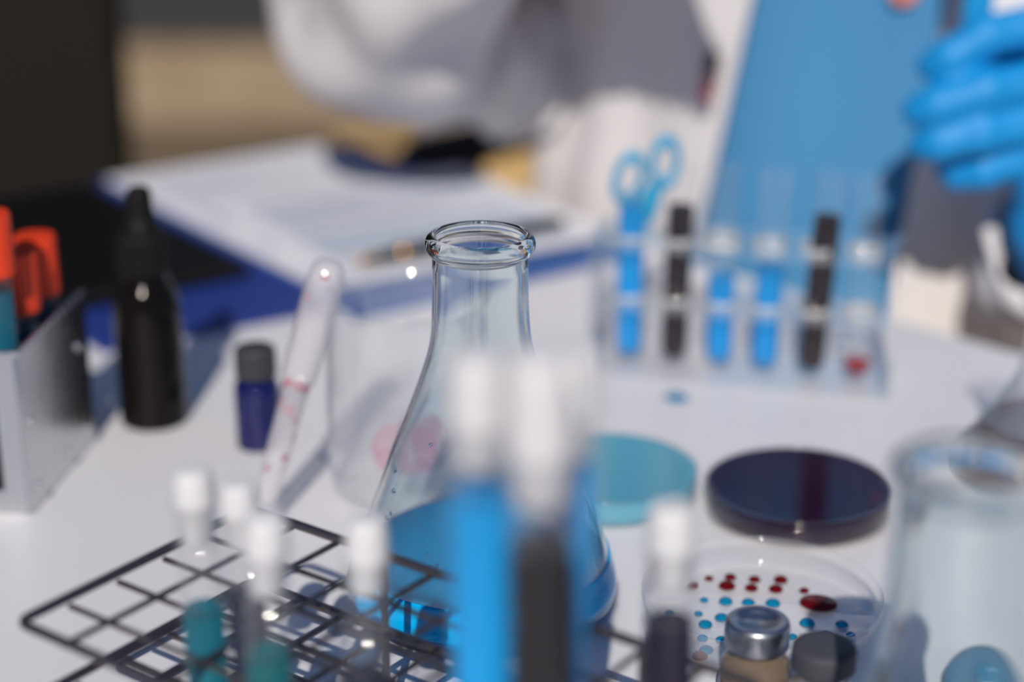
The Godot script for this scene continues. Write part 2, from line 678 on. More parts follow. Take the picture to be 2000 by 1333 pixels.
	parts.append(sleeve([L(-0.10, 0.335, 0), L(-0.15, 0.325, 0), shr.lerp(elr, 0.4) + Vector3(-0.035, 0.02, 0.0), elr + Vector3(-0.005, 0.08, -0.03), elr + Vector3(0.0, 0.0, 0.0), elr.lerp(wrr, 0.3), elr.lerp(wrr, 0.7), elr.lerp(wrr, 0.92)], [0.05, 0.06, 0.064, 0.058, 0.054, 0.052, 0.047, 0.042], 1.0))
	parts.append(sleeve([elr + Vector3(0.008, -0.002, -0.015), elr + Vector3(0.035, -0.010, -0.05), elr + Vector3(0.065, -0.020, -0.07), elr + Vector3(0.10, -0.030, -0.085)], [0.044, 0.042, 0.042, 0.046], 3.0))
	parts.append(sleeve([L(0.10, 0.335, 0), L(0.15, 0.325, 0), shl.lerp(ell, 0.4) + Vector3(0.03, 0.0, -0.01), ell + Vector3(0.015, 0.04, -0.01), ell + Vector3(0.0, 0.0, 0.0), ell.lerp(wrl, 0.5), ell.lerp(wrl, 0.9)], [0.05, 0.06, 0.062, 0.056, 0.052, 0.047, 0.041], 2.0))
	obj("lab_coat", join(parts), white, who)
	# gloved hands
	var kn := [Vector3(0.257, T + 0.156, -0.292), Vector3(0.259, T + 0.131, -0.286), Vector3(0.257, T + 0.110, -0.283), Vector3(0.250, T + 0.093, -0.286)]
	var m1 := [Vector3(0.222, T + 0.150, -0.286), Vector3(0.222, T + 0.126, -0.277), Vector3(0.221, T + 0.106, -0.275), Vector3(0.226, T + 0.086, -0.282)]
	var m2 := [Vector3(0.206, T + 0.140, -0.285), Vector3(0.200, T + 0.119, -0.277), Vector3(0.203, T + 0.101, -0.277), Vector3(0.216, T + 0.083, -0.288)]
	var tip := [Vector3(0.199, T + 0.136, -0.288), Vector3(0.192, T + 0.116, -0.280), Vector3(0.196, T + 0.099, -0.281), Vector3(0.212, T + 0.084, -0.296)]
	var hb := []
	for k in 4:
		var r: float = [0.0098, 0.0102, 0.0096, 0.0085][k]
		hb.append([kn[k], m1[k], r * 1.08, r])
		hb.append([m1[k], m2[k], r, r * 0.93])
		hb.append([m2[k], tip[k], r * 0.93, r * 0.8])
		hb.append([wrl, kn[k], 0.021, 0.0125])
	hb.append([wrl, Vector3(0.264, T + 0.092, -0.325), 0.02, 0.014])
	hb.append([Vector3(0.264, T + 0.092, -0.325), Vector3(0.245, T + 0.125, -0.343), 0.013, 0.011])
	hb.append([Vector3(0.245, T + 0.125, -0.343), Vector3(0.232, T + 0.142, -0.342), 0.011, 0.009])
	hb.append([wrl, wrl.lerp(ell, 0.4), 0.0265, 0.032])
	obj("glove", join([flesh(hb, 0.003, 0.004)]), glove_mat, who)
	# right hand, above the frame, pinching a tube
	var tubetop := Vector3(0.058, T + 0.280, -0.275)
	var d := (tubetop - wrr).normalized()
	var side := d.cross(Vector3.UP).normalized()
	var hb2 := []
	for k in 4:
		var b: Vector3 = wrr + d * 0.078 + side * (0.02 - k * 0.014) + Vector3(0, 0.012 - k * 0.006, 0)
		var e: Vector3 = b + d * 0.034 + side * 0.004 + Vector3(0, 0.004 - 0.012 * k, 0)
		var g: Vector3 = e + d * 0.012 + Vector3(0, -0.02 + k * 0.002, 0) + side * 0.006
		hb2.append([wrr, b, 0.021, 0.012])
		hb2.append([b, e, 0.0105, 0.0095])
		hb2.append([e, g, 0.0095, 0.0078])
	hb2.append([wrr, wrr + d * 0.05 + side * 0.03 - Vector3(0, 0.01, 0), 0.02, 0.0135])
	hb2.append([wrr + d * 0.05 + side * 0.03 - Vector3(0, 0.01, 0), wrr + d * 0.095 + side * 0.024 - Vector3(0, 0.012, 0), 0.0125, 0.009])
	hb2.append([wrr, wrr.lerp(elr, 0.35), 0.0265, 0.033])
	obj("glove", join([flesh(hb2, 0.0035, 0.006)]), glove_mat, who)
	# coral badge on the scrub top
	var badge := thing("badge", "small round coral pink badge pinned to the blue scrub top", "badge", L(0.1915 * sin(0.56), 0.1525, 0.125 * cos(0.56) + 0.0015))
	badge.basis = Basis(pr, pn, Vector3.DOWN) * Basis(Vector3.BACK, -0.56)
	obj("disc", join([lathe(chaikin([Vector2(0, 0.0), Vector2(0.008, 0.0), Vector2(0.008, 0.002), Vector2(0.006, 0.0032), Vector2(0, 0.0034)], 1), 32)]), mat(srgb(226, 142, 124), 0.5), badge)
	# the box in the left hand
	var bx := thing("reagent_box", "blue carton with a white label held in the gloved hand", "box", Vector3(0.264, T + 0.1155, -0.3185))
	bx.rotation.y = -0.22
	obj("carton", join([rbox(Vector3(0.088, 0.13, 0.024), 0.0015, Vector3(0, 0.065, 0))]), mat(srgb(20, 150, 214), 0.4), bx)
	obj("label", join([rbox(Vector3(0.068, 0.10, 0.0006), 0.0002, Vector3(0.0035, 0.074, 0.0123))]), label_mat(), bx)
	# red pen with black cap clipped to the coat edge
	var pen := thing("pen", "red pen with a black cap clipped to the front edge of the white coat", "pen", L(0.009, 0.088, 0.1535))
	pen.rotation = Vector3(0.05, 0.7, -0.16)
	obj("barrel", join([lathe(chaikin([Vector2(0, 0), Vector2(0.003, 0), Vector2(0.0036, 0.003), Vector2(0.0036, 0.016), Vector2(0, 0.016)], 1), 14)]), mat(srgb(176, 44, 58), 0.4), pen)
	obj("cap", join([lathe(chaikin([Vector2(0, 0.0155), Vector2(0.0042, 0.0155), Vector2(0.0042, 0.027), Vector2(0, 0.027)], 1), 14)]), black_rubber, pen)
	# stool
	var st := thing("chair", "black metal chair with a curved backrest post behind the person", "chair", Vector3(pc.x, 0, pc.z))
	var bm := mat(srgb(30, 29, 28), 0.5, 0.0, 0.4)
	obj("seat", join([rbox(Vector3(0.42, 0.04, 0.40), 0.015, Vector3(0, 0.40, 0), Basis(pr, Vector3.UP, pn))]), bm, st)
	for s in [[-0.18, 0.17], [0.18, 0.17], [-0.18, -0.17], [0.18, -0.17]]:
		var q: Vector3 = pr * s[0] + pn * s[1]
		obj("leg", join([bar(q + Vector3(0, 0.385, 0), q * 1.12 + Vector3(0, 0.0, 0), 0.014, 12)]), bm, st)
	for s in [-0.19, 0.19]:
		var q: Vector3 = pr * s * 1.12 - pn * 0.19
		obj("back_post", join([sweep(chaikin([q + Vector3(0, 0.385, 0), q - pn * 0.05 + Vector3(0, 0.6, 0), q - pn * 0.07 + Vector3(0, 0.95, 0)]), [0.0125], 12)]), bm, st)
	for s in [-1.0, 1.0]:
		var q: Vector3 = pr * 0.28 * s + pn * 0.03
		obj("armrest_post", join([sweep(chaikin([q * 0.8 + Vector3(0, 0.39, 0), q + Vector3(0, 0.42, 0), q + Vector3(0, 0.6, 0), q + Vector3(0, 0.735, 0)]), [0.0125], 12)]), bm, st)
		obj("armrest", join([rbox(Vector3(0.045, 0.022, 0.15), 0.008, q - pn * 0.02 + Vector3(0, 0.742, 0), Basis(pr, Vector3.UP, pn))]), bm, st)
	obj("backrest", join([rbox(Vector3(0.44, 0.2, 0.03), 0.012, -pn * 0.265 + Vector3(0, 0.94, 0), Basis(pr, Vector3.UP, pn))]), bm, st)

func label_mat() -> StandardMaterial3D:
	var im := Image.create(128, 160, false, Image.FORMAT_RGB8)
	im.fill(srgb(236, 233, 236))
	for k in 9:
		im.fill_rect(Rect2i(16, 22 + k * 14, 50 + (k * 37) % 46, 5), srgb(176, 176, 186))
	im.fill_rect(Rect2i(70, 100, 40, 34), srgb(190, 190, 198))
	var m := mat(Color.WHITE, 0.6)
	m.albedo_texture = ImageTexture.create_from_image(im)
	m.uv1_triplanar = true
	m.uv1_scale = Vector3(14, 11, 14)
	return m

func sleeve(path: Array, radii: Array, seed_: float) -> Dictionary:
	var pts := chaikin(path, 3)
	var rad: Array = []
	for k in pts.size():
		var t := float(k) / (pts.size() - 1) * (radii.size() - 1)
		var i := mini(int(t), radii.size() - 2)
		rad.append(lerpf(radii[i], radii[i + 1], t - i))
	var rings := []
	var back := []
	var up := Vector3(0.3, 0.2, 1).normalized()
	for k in pts.size():
		var d: Vector3 = (pts[mini(k + 1, pts.size() - 1)] - pts[maxi(k - 1, 0)]).normalized()
		var s := d.cross(up).normalized()
		up = s.cross(d).normalized()
		var ring := []
		var inner := []
		var t := float(k) / (pts.size() - 1)
		for j in 40:
			var a := TAU * j / 40
			var w := 0.0045 * sin(t * 34.0 + 2.2 * sin(a + seed_) + seed_) + 0.003 * sin(a * 5.0 + t * 15.0 + seed_) + 0.002 * sin(a * 3.0 - t * 51.0)
			ring.append(pts[k] + (s * cos(a) + up * sin(a)) * (rad[k] + w))
			inner.append(pts[k] + (s * cos(a) + up * sin(a)) * (rad[k] + w - 0.002))
		rings.append(ring)
		back.push_front(inner)
	rings.append_array(back)
	return loft(rings, 70.0, false, true)

# ---------------------------------------------------------------- folder, papers, pen
func folder() -> void:
	var e := Vector2(0.58, 0.81).normalized()       # towards the camera, in (x, z)
	var u := Vector2(e.y, -e.x)                      # away to the right
	var p1 := Vector2(-0.262, -0.565)
	var f := thing("folder", "open dark blue folder lying flat under sheets of paper", "folder", P(0, 0, 0))
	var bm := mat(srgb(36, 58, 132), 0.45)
	var q := func(a: float, b: float) -> Vector2: return p1 + e * a + u * b
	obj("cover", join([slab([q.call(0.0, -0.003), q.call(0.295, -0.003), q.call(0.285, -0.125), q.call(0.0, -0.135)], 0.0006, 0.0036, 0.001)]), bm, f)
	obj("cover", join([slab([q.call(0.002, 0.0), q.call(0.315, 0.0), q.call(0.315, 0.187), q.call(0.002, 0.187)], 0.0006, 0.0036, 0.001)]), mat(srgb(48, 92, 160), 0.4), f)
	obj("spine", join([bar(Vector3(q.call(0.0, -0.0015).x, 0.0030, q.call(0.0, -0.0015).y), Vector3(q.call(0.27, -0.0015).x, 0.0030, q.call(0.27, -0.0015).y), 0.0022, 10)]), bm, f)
	var sheets := [[0.0, 0.268, 0.004, 0.158, 0.0, 0.0040, 0.0062], [0.105, 0.285, 0.02, 0.196, 0.07, 0.0064, 0.0078]]
	for k in 2:
		var s = sheets[k]
		var c: Vector2 = p1 + e * (s[0] + s[1]) / 2 + u * (s[2] + s[3]) / 2
		var ang: float = s[4]
		var ee := e.rotated(ang)
		var uu := u.rotated(ang)
		var hl: float = (s[1] - s[0]) / 2
		var hw: float = (s[3] - s[2]) / 2
		var pc4 := [c - ee * hl - uu * hw, c + ee * hl - uu * hw, c + ee * hl + uu * hw, c - ee * hl + uu * hw]
		var th := thing("paper", ["thick stack of printed white sheets on the open blue folder, lower sheet", "printed white sheet lying askew on top of the paper stack, under the black pen"][k], "paper", P(0, 0, 0), "papers on the blue folder")
		var body := slab(pc4, s[5], s[6], 0.0003)
		obj("sheet", join([body]), mat(srgb(226, 226, 232), 0.8, 0.0, 0.3), th)
		obj("print", join([printed(c, ee, uu, hl * 0.97, hw * 0.97, s[6] + 0.00005)]), print_mat(k), th)
	# the pen
	var pn_ := thing("pen", "black ballpoint pen with a gold ring and tip lying on the papers", "pen", P(-0.084, 0.0120, -0.372))
	pn_.basis = Basis(Vector3(0.83, 0, -0.56).normalized().cross(Vector3.UP).normalized(), Vector3(0.83, 0, -0.56).normalized(), Vector3.UP)
	var gold := mat(srgb(214, 160, 70), 0.25, 1.0)
	obj("tip", join([lathe([Vector2(0, 0), Vector2(0.0009, 0.0005), Vector2(0.0034, 0.013), Vector2(0, 0.013)], 16)]), gold, pn_)
	obj("barrel", join([lathe(chaikin([Vector2(0, 0.013), Vector2(0.0036, 0.013), Vector2(0.0043, 0.05), Vector2(0.0042, 0.13), Vector2(0.003, 0.137), Vector2(0, 0.137)], 1), 16)]), mat(srgb(18, 17, 18), 0.25), pn_)
	obj("ring", join([lathe([Vector2(0.0038, 0.026), Vector2(0.0046, 0.0262), Vector2(0.0048, 0.031), Vector2(0.004, 0.0312)], 16)]), gold, pn_)
	# black tablet on the left cover
	var tb := thing("tablet", "black tablet lying on the left cover of the blue folder, behind the dropper bottle", "tablet", P(p1.x + e.x * 0.122 - u.x * 0.098, 0.0042, p1.y + e.y * 0.122 - u.y * 0.098))
	tb.rotation.y = 0.62
	obj("body", join([rbox(Vector3(0.172, 0.007, 0.215), 0.002, Vector3(-0.002, 0.0035, 0.0))]), mat(srgb(24, 23, 23), 0.5, 0.0, 0.3), tb)
	obj("screen", join([rbox(Vector3(0.156, 0.0006, 0.20), 0.0002, Vector3(-0.002, 0.0072, 0.0))]), mat(srgb(14, 14, 15), 0.35, 0.0, 0.3), tb)

func printed(c: Vector2, ee: Vector2, uu: Vector2, hl: float, hw: float, y: float) -> Dictionary:
	var q := piece()
	for s in [[-1, -1], [-1, 1], [1, 1], [1, -1]]:
		var p: Vector2 = c + ee * hl * s[0] + uu * hw * s[1]
		q.v.append(Vector3(p.x, y, p.y))
		q.n.append(Vector3.UP)
		q.uv.append(Vector2((s[1] + 1) / 2.0, (s[0] + 1) / 2.0))
	q.i = PackedInt32Array([0, 1, 2, 0, 2, 3])
	var a: Vector3 = (q.v[2] - q.v[0]).cross(q.v[1] - q.v[0])
	if a.y < 0:
		q.i.reverse()
	return q

func print_mat(k: int) -> StandardMaterial3D:
	var r := RandomNumberGenerator.new()
	r.seed = 40 + k
	var im := Image.create(256, 384, false, Image.FORMAT_RGB8)
	im.fill(srgb(226, 226, 232))
	var y := 18
	while y < 366:
		var band := r.randf() < 0.4
		var h := r.randi_range(22, 40) if band else 6
		if band:
			im.fill_rect(Rect2i(14, y, 228, h), srgb(188, 200, 218))
			for j in h / 9:
				im.fill_rect(Rect2i(20, y + 4 + j * 9, r.randi_range(80, 200), 3), srgb(120, 132, 156))
		else:
			im.fill_rect(Rect2i(18, y, r.randi_range(90, 216), 3), srgb(140, 146, 162))
		y += h + 6
	var m := mat(Color.WHITE, 0.8, 0.0, 0.3)
	m.albedo_texture = ImageTexture.create_from_image(im)
	return m

# ---------------------------------------------------------------- glassware helpers
func tube_piece(r: float, h: float, wall := 0.0009) -> Dictionary:   # open test tube with a round bottom
	var o := []
	for k in 9:
		var a := PI / 2 * k / 8.0
		o.append(Vector2(r * sin(a), r - r * cos(a)))
	o.append(Vector2(r, h - 0.003))
	o.append(Vector2(r * 1.1, h - 0.0015))
	o.append(Vector2(r * 1.08, h))
	o.append(Vector2(r - wall, h))
	var ri := r - wall
	for k in 9:
		var a := PI / 2 * (8 - k) / 8.0
		o.append(Vector2(ri * sin(a), r - ri * cos(a)))
	return lathe(o, 28)

func liquid_piece(r: float, bottom: float, top: float) -> Dictionary:
	var o := []
	for k in 9:
		var a := PI / 2 * k / 8.0
		o.append(Vector2(r * sin(a), bottom + minf(r, top - bottom) * (1 - cos(a))))
	o.append(Vector2(r, top))
	o.append(Vector2(r * 0.9, top - 0.0008))
	o.append(Vector2(0, top - 0.0012))
	return lathe(o, 28)

func flask_outer(rb: float, rn: float, h: float, hc: float, rr: float) -> Array:
	# base radius, neck radius, height, height where the cone ends, rim radius
	var side := [Vector2(0, 0.0012), Vector2(rb * 0.6, 0.0008), Vector2(rb * 0.93, 0.0), Vector2(rb * 0.985, 0.0015), Vector2(rb, 0.0065), Vector2(rb * 0.985, 0.0125)]
	side.append(Vector2(lerpf(rb, rn, 0.5), lerpf(0.008, hc, 0.5)))
	side.append(Vector2(lerpf(rb, rn, 0.9), lerpf(0.008, hc, 0.9)))
	side.append(Vector2(rn + 0.0006, hc + 0.012))
	side.append(Vector2(rn, h - 0.012))
	side.append(Vector2(rn, h - 0.0075))
	var o := chaikin(side, 3)
	var c := Vector2(rr - 0.0026, h - 0.0034)
	for k in 11:
		var a := deg_to_rad(-75 + 175.0 * k / 10.0)
		o.append(c + Vector2(cos(a) * 0.0026, sin(a) * 0.0034))
	return o

func flask_inner(rb: float, rn: float, h: float, hc: float, rr: float, w: float) -> Array:
	var side := [Vector2(rr - 0.0036, h - 0.0003), Vector2(rn - w + 0.0006, h - 0.003), Vector2(rn - w, h - 0.010), Vector2(rn - w + 0.0002, hc + 0.012), Vector2(lerpf(rb, rn, 0.9) - w, lerpf(0.008, hc, 0.9)), Vector2(lerpf(rb, rn, 0.5) - w, lerpf(0.008, hc, 0.5)), Vector2(rb * 0.985 - w, 0.0128), Vector2(rb - w, 0.0075), Vector2(rb * 0.97 - w, 0.0032), Vector2(rb * 0.85, 0.0024), Vector2(0, 0.0030)]
	return chaikin(side, 3)

func radius_at(profile: Array, h: float) -> float:   # inner profile, running downwards
	for k in profile.size() - 1:
		if profile[k].y >= h and profile[k + 1].y <= h:
			var t: float = (profile[k].y - h) / maxf(profile[k].y - profile[k + 1].y, 1e-9)
			return lerpf(profile[k].x, profile[k + 1].x, t)
	return profile[-1].x

func pool(profile: Array, level: float, over := 0.0002) -> Dictionary:   # what fills a vessel up to a level
	var o := [Vector2(0, profile[-1].y - over)]
	for k in range(profile.size() - 2, -1, -1):
		if profile[k].y < level:
			o.append(Vector2(profile[k].x + over, profile[k].y - (over if profile[k].x < 0.02 else 0.0)))
	var r := radius_at(profile, level) + over
	o.append(Vector2(r, level + 0.0007))
	o.append(Vector2(r - 0.0008, level + 0.0002))
	o.append(Vector2(r - 0.0025, level))
	o.append(Vector2(0, level))
	return lathe(o, 72)

func droplet(r: float, flat := 0.5) -> Dictionary:
	var o := []
	for k in 9:
		var a := PI * k / 8.0
		o.append(Vector2(r * sin(a), -r * flat * cos(a)))
	return lathe(o, 14)

func main_flask() -> void:
	var t := thing("flask", "conical glass flask in sharp focus with bright blue liquid and droplets on its wall", "flask", P(-0.0106, 0.0, -0.011))
	var h := 0.1357
	var w := 0.0015
	var side := [Vector2(0, 0.0012), Vector2(0.030, 0.0008), Vector2(0.0425, 0.0), Vector2(0.0462, 0.0012), Vector2(0.0480, 0.006), Vector2(0.0470, 0.0125), Vector2(0.0404, 0.0328), Vector2(0.0358, 0.0442), Vector2(0.0302, 0.0615), Vector2(0.0248, 0.0748), Vector2(0.0188, 0.0915), Vector2(0.0170, 0.0995), Vector2(0.0163, 0.110), Vector2(0.0161, 0.122), Vector2(0.0161, h - 0.0075)]
	var o := chaikin(side, 3)
	var rim := Vector2(0.0186 - 0.0026, h - 0.0034)
	for k in 11:
		var a := deg_to_rad(-75 + 175.0 * k / 10.0)
		o.append(rim + Vector2(cos(a) * 0.0026, sin(a) * 0.0034))
	var ins := [Vector2(0.0150, h - 0.0003), Vector2(0.0161 - w + 0.0006, h - 0.003), Vector2(0.0161 - w, h - 0.010)]
	for k in range(13, 3, -1):
		ins.append(Vector2(side[k].x - w - (0.0002 if k < 8 else 0.0), side[k].y + (0.0012 if k < 6 else 0.0)))
	ins.append_array([Vector2(0.0440, 0.0034), Vector2(0.038, 0.0026), Vector2(0, 0.0030)])
	var inner := chaikin(ins, 3)
	o.append_array(inner)
	obj("vessel", join([lathe(o, 96)]), glass, t)
	obj("liquid", join([pool(inner, 0.0185, 0.0018)]), solid_glass(srgb(0, 182, 252, 0.85), 0.033), t)
	# drops that cling to the inside of the wall
	var r2 := RandomNumberGenerator.new()
	r2.seed = 11
	var dm := solid_glass(srgb(236, 248, 252, 0.0), 0.033)
	var dshape := [join([droplet(1.0, 0.45)]), join([droplet(1.0, 0.6)])]
	for k in 26:
		var a := deg_to_rad(r2.randf_range(55, 175))      # the side that faces the camera, left half mostly
		var hh := 0.024 + 0.05 * pow(r2.randf(), 1.7)
		var rr := radius_at(inner, hh)
		var dirn := Vector3(cos(a), 0.36, sin(a)).normalized()
		var s := r2.randf_range(0.0005, 0.0013)
		var dr := obj("droplet", dshape[k % 2], dm, t)
		dr.basis = Basis(Quaternion(Vector3.UP, -dirn)) * Basis.from_scale(Vector3(s, s, s * r2.randf_range(1.0, 1.5)))
		dr.position = Vector3(cos(a) * (rr - s * 0.2), hh, sin(a) * (rr - s * 0.2))

# ---------------------------------------------------------------- wire rack and the tubes in it
var rl := Vector3(-0.1389, 0, 0.1162)
var re1 := Vector3(0.5914, 0, -0.8064)
var re2 := Vector3(0.8064, 0, 0.5914)
const CELL := 0.0186
func R(row: float, col: float, h: float) -> Vector3:
	return rl + re1 * (row * CELL) + re2 * (col * CELL) + Vector3(0, T + h, 0)

func wire_rack() -> void:
	var t := thing("wire_rack", "dark metal wire rack with square cells in front of the blue flask", "rack")
	for tier in [0.060, 0.034, 0.0035]:
		var loopn := []
		for c in [[0, 0], [5, 0], [5, 10], [0, 10]]:
			for k in 5:      # rounded corners
				var a := deg_to_rad(90.0 * k / 4.0)
				var i: int = [[0, 0], [5, 0], [5, 10], [0, 10]].find(c)
				var q: Vector2 = [Vector2(1 - cos(a), 1 - sin(a)), Vector2(sin(a) - 1, 1 - cos(a)), Vector2(cos(a) - 1, sin(a) - 1), Vector2(1 - sin(a), cos(a) - 1)][i]
				loopn.append(R(c[0] + q.x * 0.22, c[1] + q.y * 0.22, tier))
		var rad := 0.0015
		var pieces := []
		for k in loopn.size():
			if loopn[k].distance_to(loopn[(k + 1) % loopn.size()]) > 1e-5:
				pieces.append(bar(loopn[k], loopn[(k + 1) % loopn.size()], rad, 10))
		obj("frame", join(pieces), steel, t)
		if tier < 0.01:
			continue
		for k in range(1, 10):
			obj("wire", join([bar(R(0, k, tier - 0.0014), R(5, k, tier - 0.0014), 0.00095, 8)]), steel, t)
		for k in range(1, 5):
			obj("wire", join([bar(R(k, 0, tier - 0.0030), R(k, 10, tier - 0.0030), 0.00095, 8)]), steel, t)
	for k in range(1, 10):
		obj("wire", join([bar(R(0, k, 0.0021), R(5, k, 0.0021), 0.00095, 8)]), steel, t)
	for c in [[0.0, 3.0], [5.0, 3.0], [0.0, 8.0], [5.0, 8.0]]:
		obj("post", join([bar(R(c[0], c[1], 0.0015), R(c[0], c[1], 0.0605), 0.0013, 8)]), steel, t)

func capped_tube(label: String, bottom: Vector3, top: Vector3, r: float, cap_len: float, out_len: float, level: float, lm: Material, gm: Material) -> void:
	# top: top of the cap
	var t := thing("capped_tube", label, "test tube", bottom, "white-stoppered tubes in the wire rack")
	var d := (top - bottom)
	var len := d.length()
	var y := d.normalized()
	var x := y.cross(Vector3.BACK).normalized()
	t.basis = Basis(x, y, x.cross(y))
	var th := len - out_len
	obj("tube", join([tube_piece(r, th)]), gm, t)
	obj("liquid", join([liquid_piece(r - 0.0008, 0.0012, level)]), lm, t)
	var c := r - 0.0011
	var prof := [Vector2(0, th - (cap_len - out_len)), Vector2(c * 0.8, th - (cap_len - out_len)), Vector2(c * 0.88, th - (cap_len - out_len) + 0.001), Vector2(c, th - 0.0005), Vector2(c + 0.0006, th + 0.0004), Vector2(c + 0.0006, th + 0.0012), Vector2(c + 0.0003, len - 0.004), Vector2(c * 0.9, len - 0.0006), Vector2(c * 0.7, len), Vector2(0, len)]
	obj("stopper", join([lathe(chaikin(prof, 2), 32)]), white_plastic, t)

func foreground_tubes() -> void:
	var teal := solid_glass(srgb(0, 150, 178, 0.4), 0.033)
	var green := solid_glass(srgb(0, 140, 150, 0.45), 0.033)
	var navy := solid_glass(srgb(24, 30, 56, 0.85), 0.033)
	var purple := solid_glass(srgb(30, 20, 48, 0.9), 0.033)
	var ink := solid_glass(srgb(20, 15, 14, 0.95), 0.033)
	var gm := clear_plastic
	capped_tube("white-stoppered tube of clear turquoise liquid, leftmost in the wire rack", R(1.5, 2.5, 0.004), P(-0.0845, 0.1135, 0.1305) , 0.0063, 0.022, 0.010, 0.066, teal, gm)
	capped_tube("white-stoppered tube of dark navy liquid just right of the turquoise one", R(1.5, 3.5, 0.004), P(-0.0712, 0.1135, 0.139), 0.0058, 0.019, 0.009, 0.076, navy, gm)
	capped_tube("white-stoppered tube with a little green-teal liquid, in front of the leaning pipette", R(0.5, 4.6, 0.004), P(-0.0605, 0.117, 0.1655), 0.0063, 0.022, 0.011, 0.073, green, gm)
	capped_tube("white-stoppered tube with navy liquid standing before the left side of the big flask", R(1.5, 5.5, 0.004), P(-0.0368, 0.110, 0.1526), 0.0063, 0.021, 0.012, 0.061, navy, gm)
	capped_tube("tall blurred white-stoppered tube of bright blue liquid, left of the black one", R(0.5, 8.5, 0.004), P(-0.0073, 0.180, 0.222), 0.0070, 0.026, 0.016, 0.1435, blue_liquid, gm)
	capped_tube("tall blurred white-stoppered tube of black liquid in the centre foreground", R(0.5, 9.5, 0.004), P(0.0050, 0.186, 0.238), 0.0076, 0.034, 0.022, 0.138, ink, gm)
	capped_tube("tall blurred tube of bright blue liquid half hidden behind the black one", R(1.5, 8.7, 0.004), P(0.0125, 0.176, 0.208), 0.0070, 0.026, 0.016, 0.145, blue_liquid, gm)
	capped_tube("white-stoppered tube of dark purple liquid before the dish of drops", R(3.48, 9.4, 0.004), P(0.039, 0.120, 0.1664), 0.0068, 0.022, 0.012, 0.084, purple, gm)

func pipette() -> void:
	var b := P(-0.098, 0.0012, -0.065)
	var tp := P(-0.0684, 0.1023, -0.09)
	var t := thing("transfer_pipette", "clear plastic dropper pipette stained pink, leaning on the clear beaker", "pipette", b)
	var y := (tp - b).normalized()
	var x := y.cross(Vector3.BACK).normalized()
	t.basis = Basis(x, y, x.cross(y))
	var len := b.distance_to(tp)
	var pl := pane_glass(srgb(226, 222, 228, 0.22), 0.08)
	var w := 0.0007
	var out := [Vector2(0.0024, 0), Vector2(0.0040, 0.0), Vector2(0.0050, 0.012), Vector2(0.0052, len - 0.056), Vector2(0.0052, len - 0.051), Vector2(0.0068, len - 0.048), Vector2(0.0071, len - 0.042), Vector2(0.0075, len - 0.018), Vector2(0.0073, len - 0.006), Vector2(0.005, len - 0.0008), Vector2(0, len)]
	var inn := []
	for k in range(out.size() - 1, -1, -1):
		inn.append(Vector2(maxf(out[k].x - w, 0.0), out[k].y - (w if k > 8 else 0.0)))
	inn.append(Vector2(0.0006, 0))
	obj("bulb_and_stem", join([lathe(chaikin(out, 2) + chaikin(inn, 2), 32)]), pl, t)
	var pink := mat(srgb(206, 70, 104, 0.5), 0.4)
	pink.transparency = BaseMaterial3D.TRANSPARENCY_ALPHA
	var r2 := RandomNumberGenerator.new()
	r2.seed = 5
	var shape := join([droplet(1.0, 0.35)])
	var spots := [[len - 0.050, 0.0048, 0.0026], [len - 0.0495, 0.005, 0.0024], [len - 0.049, 0.0054, 0.0022], [len - 0.0505, 0.0047, 0.0028], [len - 0.058, 0.0044, 0.0024], [len - 0.061, 0.0044, 0.0026], [len - 0.064, 0.0043, 0.002], [len - 0.07, 0.0042, 0.0024], [len - 0.078, 0.0042, 0.002], [len - 0.007, 0.0062, 0.0017], [len - 0.016, 0.0066, 0.0014], [len - 0.03, 0.0064, 0.0015], [len - 0.085, 0.004, 0.0022]]
	for k in spots.size():
		var a := deg_to_rad(30 + 47.0 * k)
		var s: float = spots[k][2]
		var o := obj("pink_stain", shape, pink, t)
		o.basis = Basis(Quaternion(Vector3.UP, Vector3(cos(a), 0.01, sin(a)).normalized())) * Basis.from_scale(Vector3(s, s * 0.6, s * 0.8))
		o.position = Vector3(cos(a) * spots[k][1], spots[k][0], sin(a) * spots[k][1])

# ---------------------------------------------------------------- dishes
func dish_piece(r: float, h: float, w := 0.0013, floor_t := 0.0012) -> Dictionary:
	var o := [Vector2(0, 0.0004), Vector2(r - 0.002, 0.0004), Vector2(r - 0.001, 0.0), Vector2(r, 0.0006), Vector2(r, h - 0.0005), Vector2(r - 0.0004, h), Vector2(r - w + 0.0003, h), Vector2(r - w, h - 0.0006), Vector2(r - w, floor_t + 0.001), Vector2(r - w - 0.001, floor_t), Vector2(0, floor_t)]
	return lathe(o, 96)

func fill_piece(r: float, y0: float, y1: float) -> Dictionary:
	return lathe([Vector2(0, y0), Vector2(r - 0.0008, y0), Vector2(r, y0 + 0.0008), Vector2(r, y1 + 0.0006), Vector2(r - 0.0010, y1 + 0.0002), Vector2(r - 0.003, y1), Vector2(0, y1)], 96)

func petri_dishes() -> void:
	var a := thing("petri_dish", "petri dish of pale teal liquid left of the purple one", "petri dish", P(0.0385, 0, -0.1025))
	obj("dish", join([dish_piece(0.0370, 0.0118)]), clear_plastic, a)
	obj("liquid", join([fill_piece(0.0356, 0.0013, 0.0098)]), solid_glass(srgb(112, 192, 218, 0.62), 0.033), a)
	var b := thing("petri_dish", "petri dish of dark purple liquid behind the dish of drops", "petri dish", P(0.1126, 0, -0.085))
	obj("dish", join([dish_piece(0.0370, 0.0118)]), pane_glass(srgb(110, 84, 140, 0.02), 0.05), b)
	obj("liquid", join([fill_piece(0.0357, 0.0013, 0.0106)]), solid_glass(srgb(40, 15, 46, 0.85), 0.033), b)

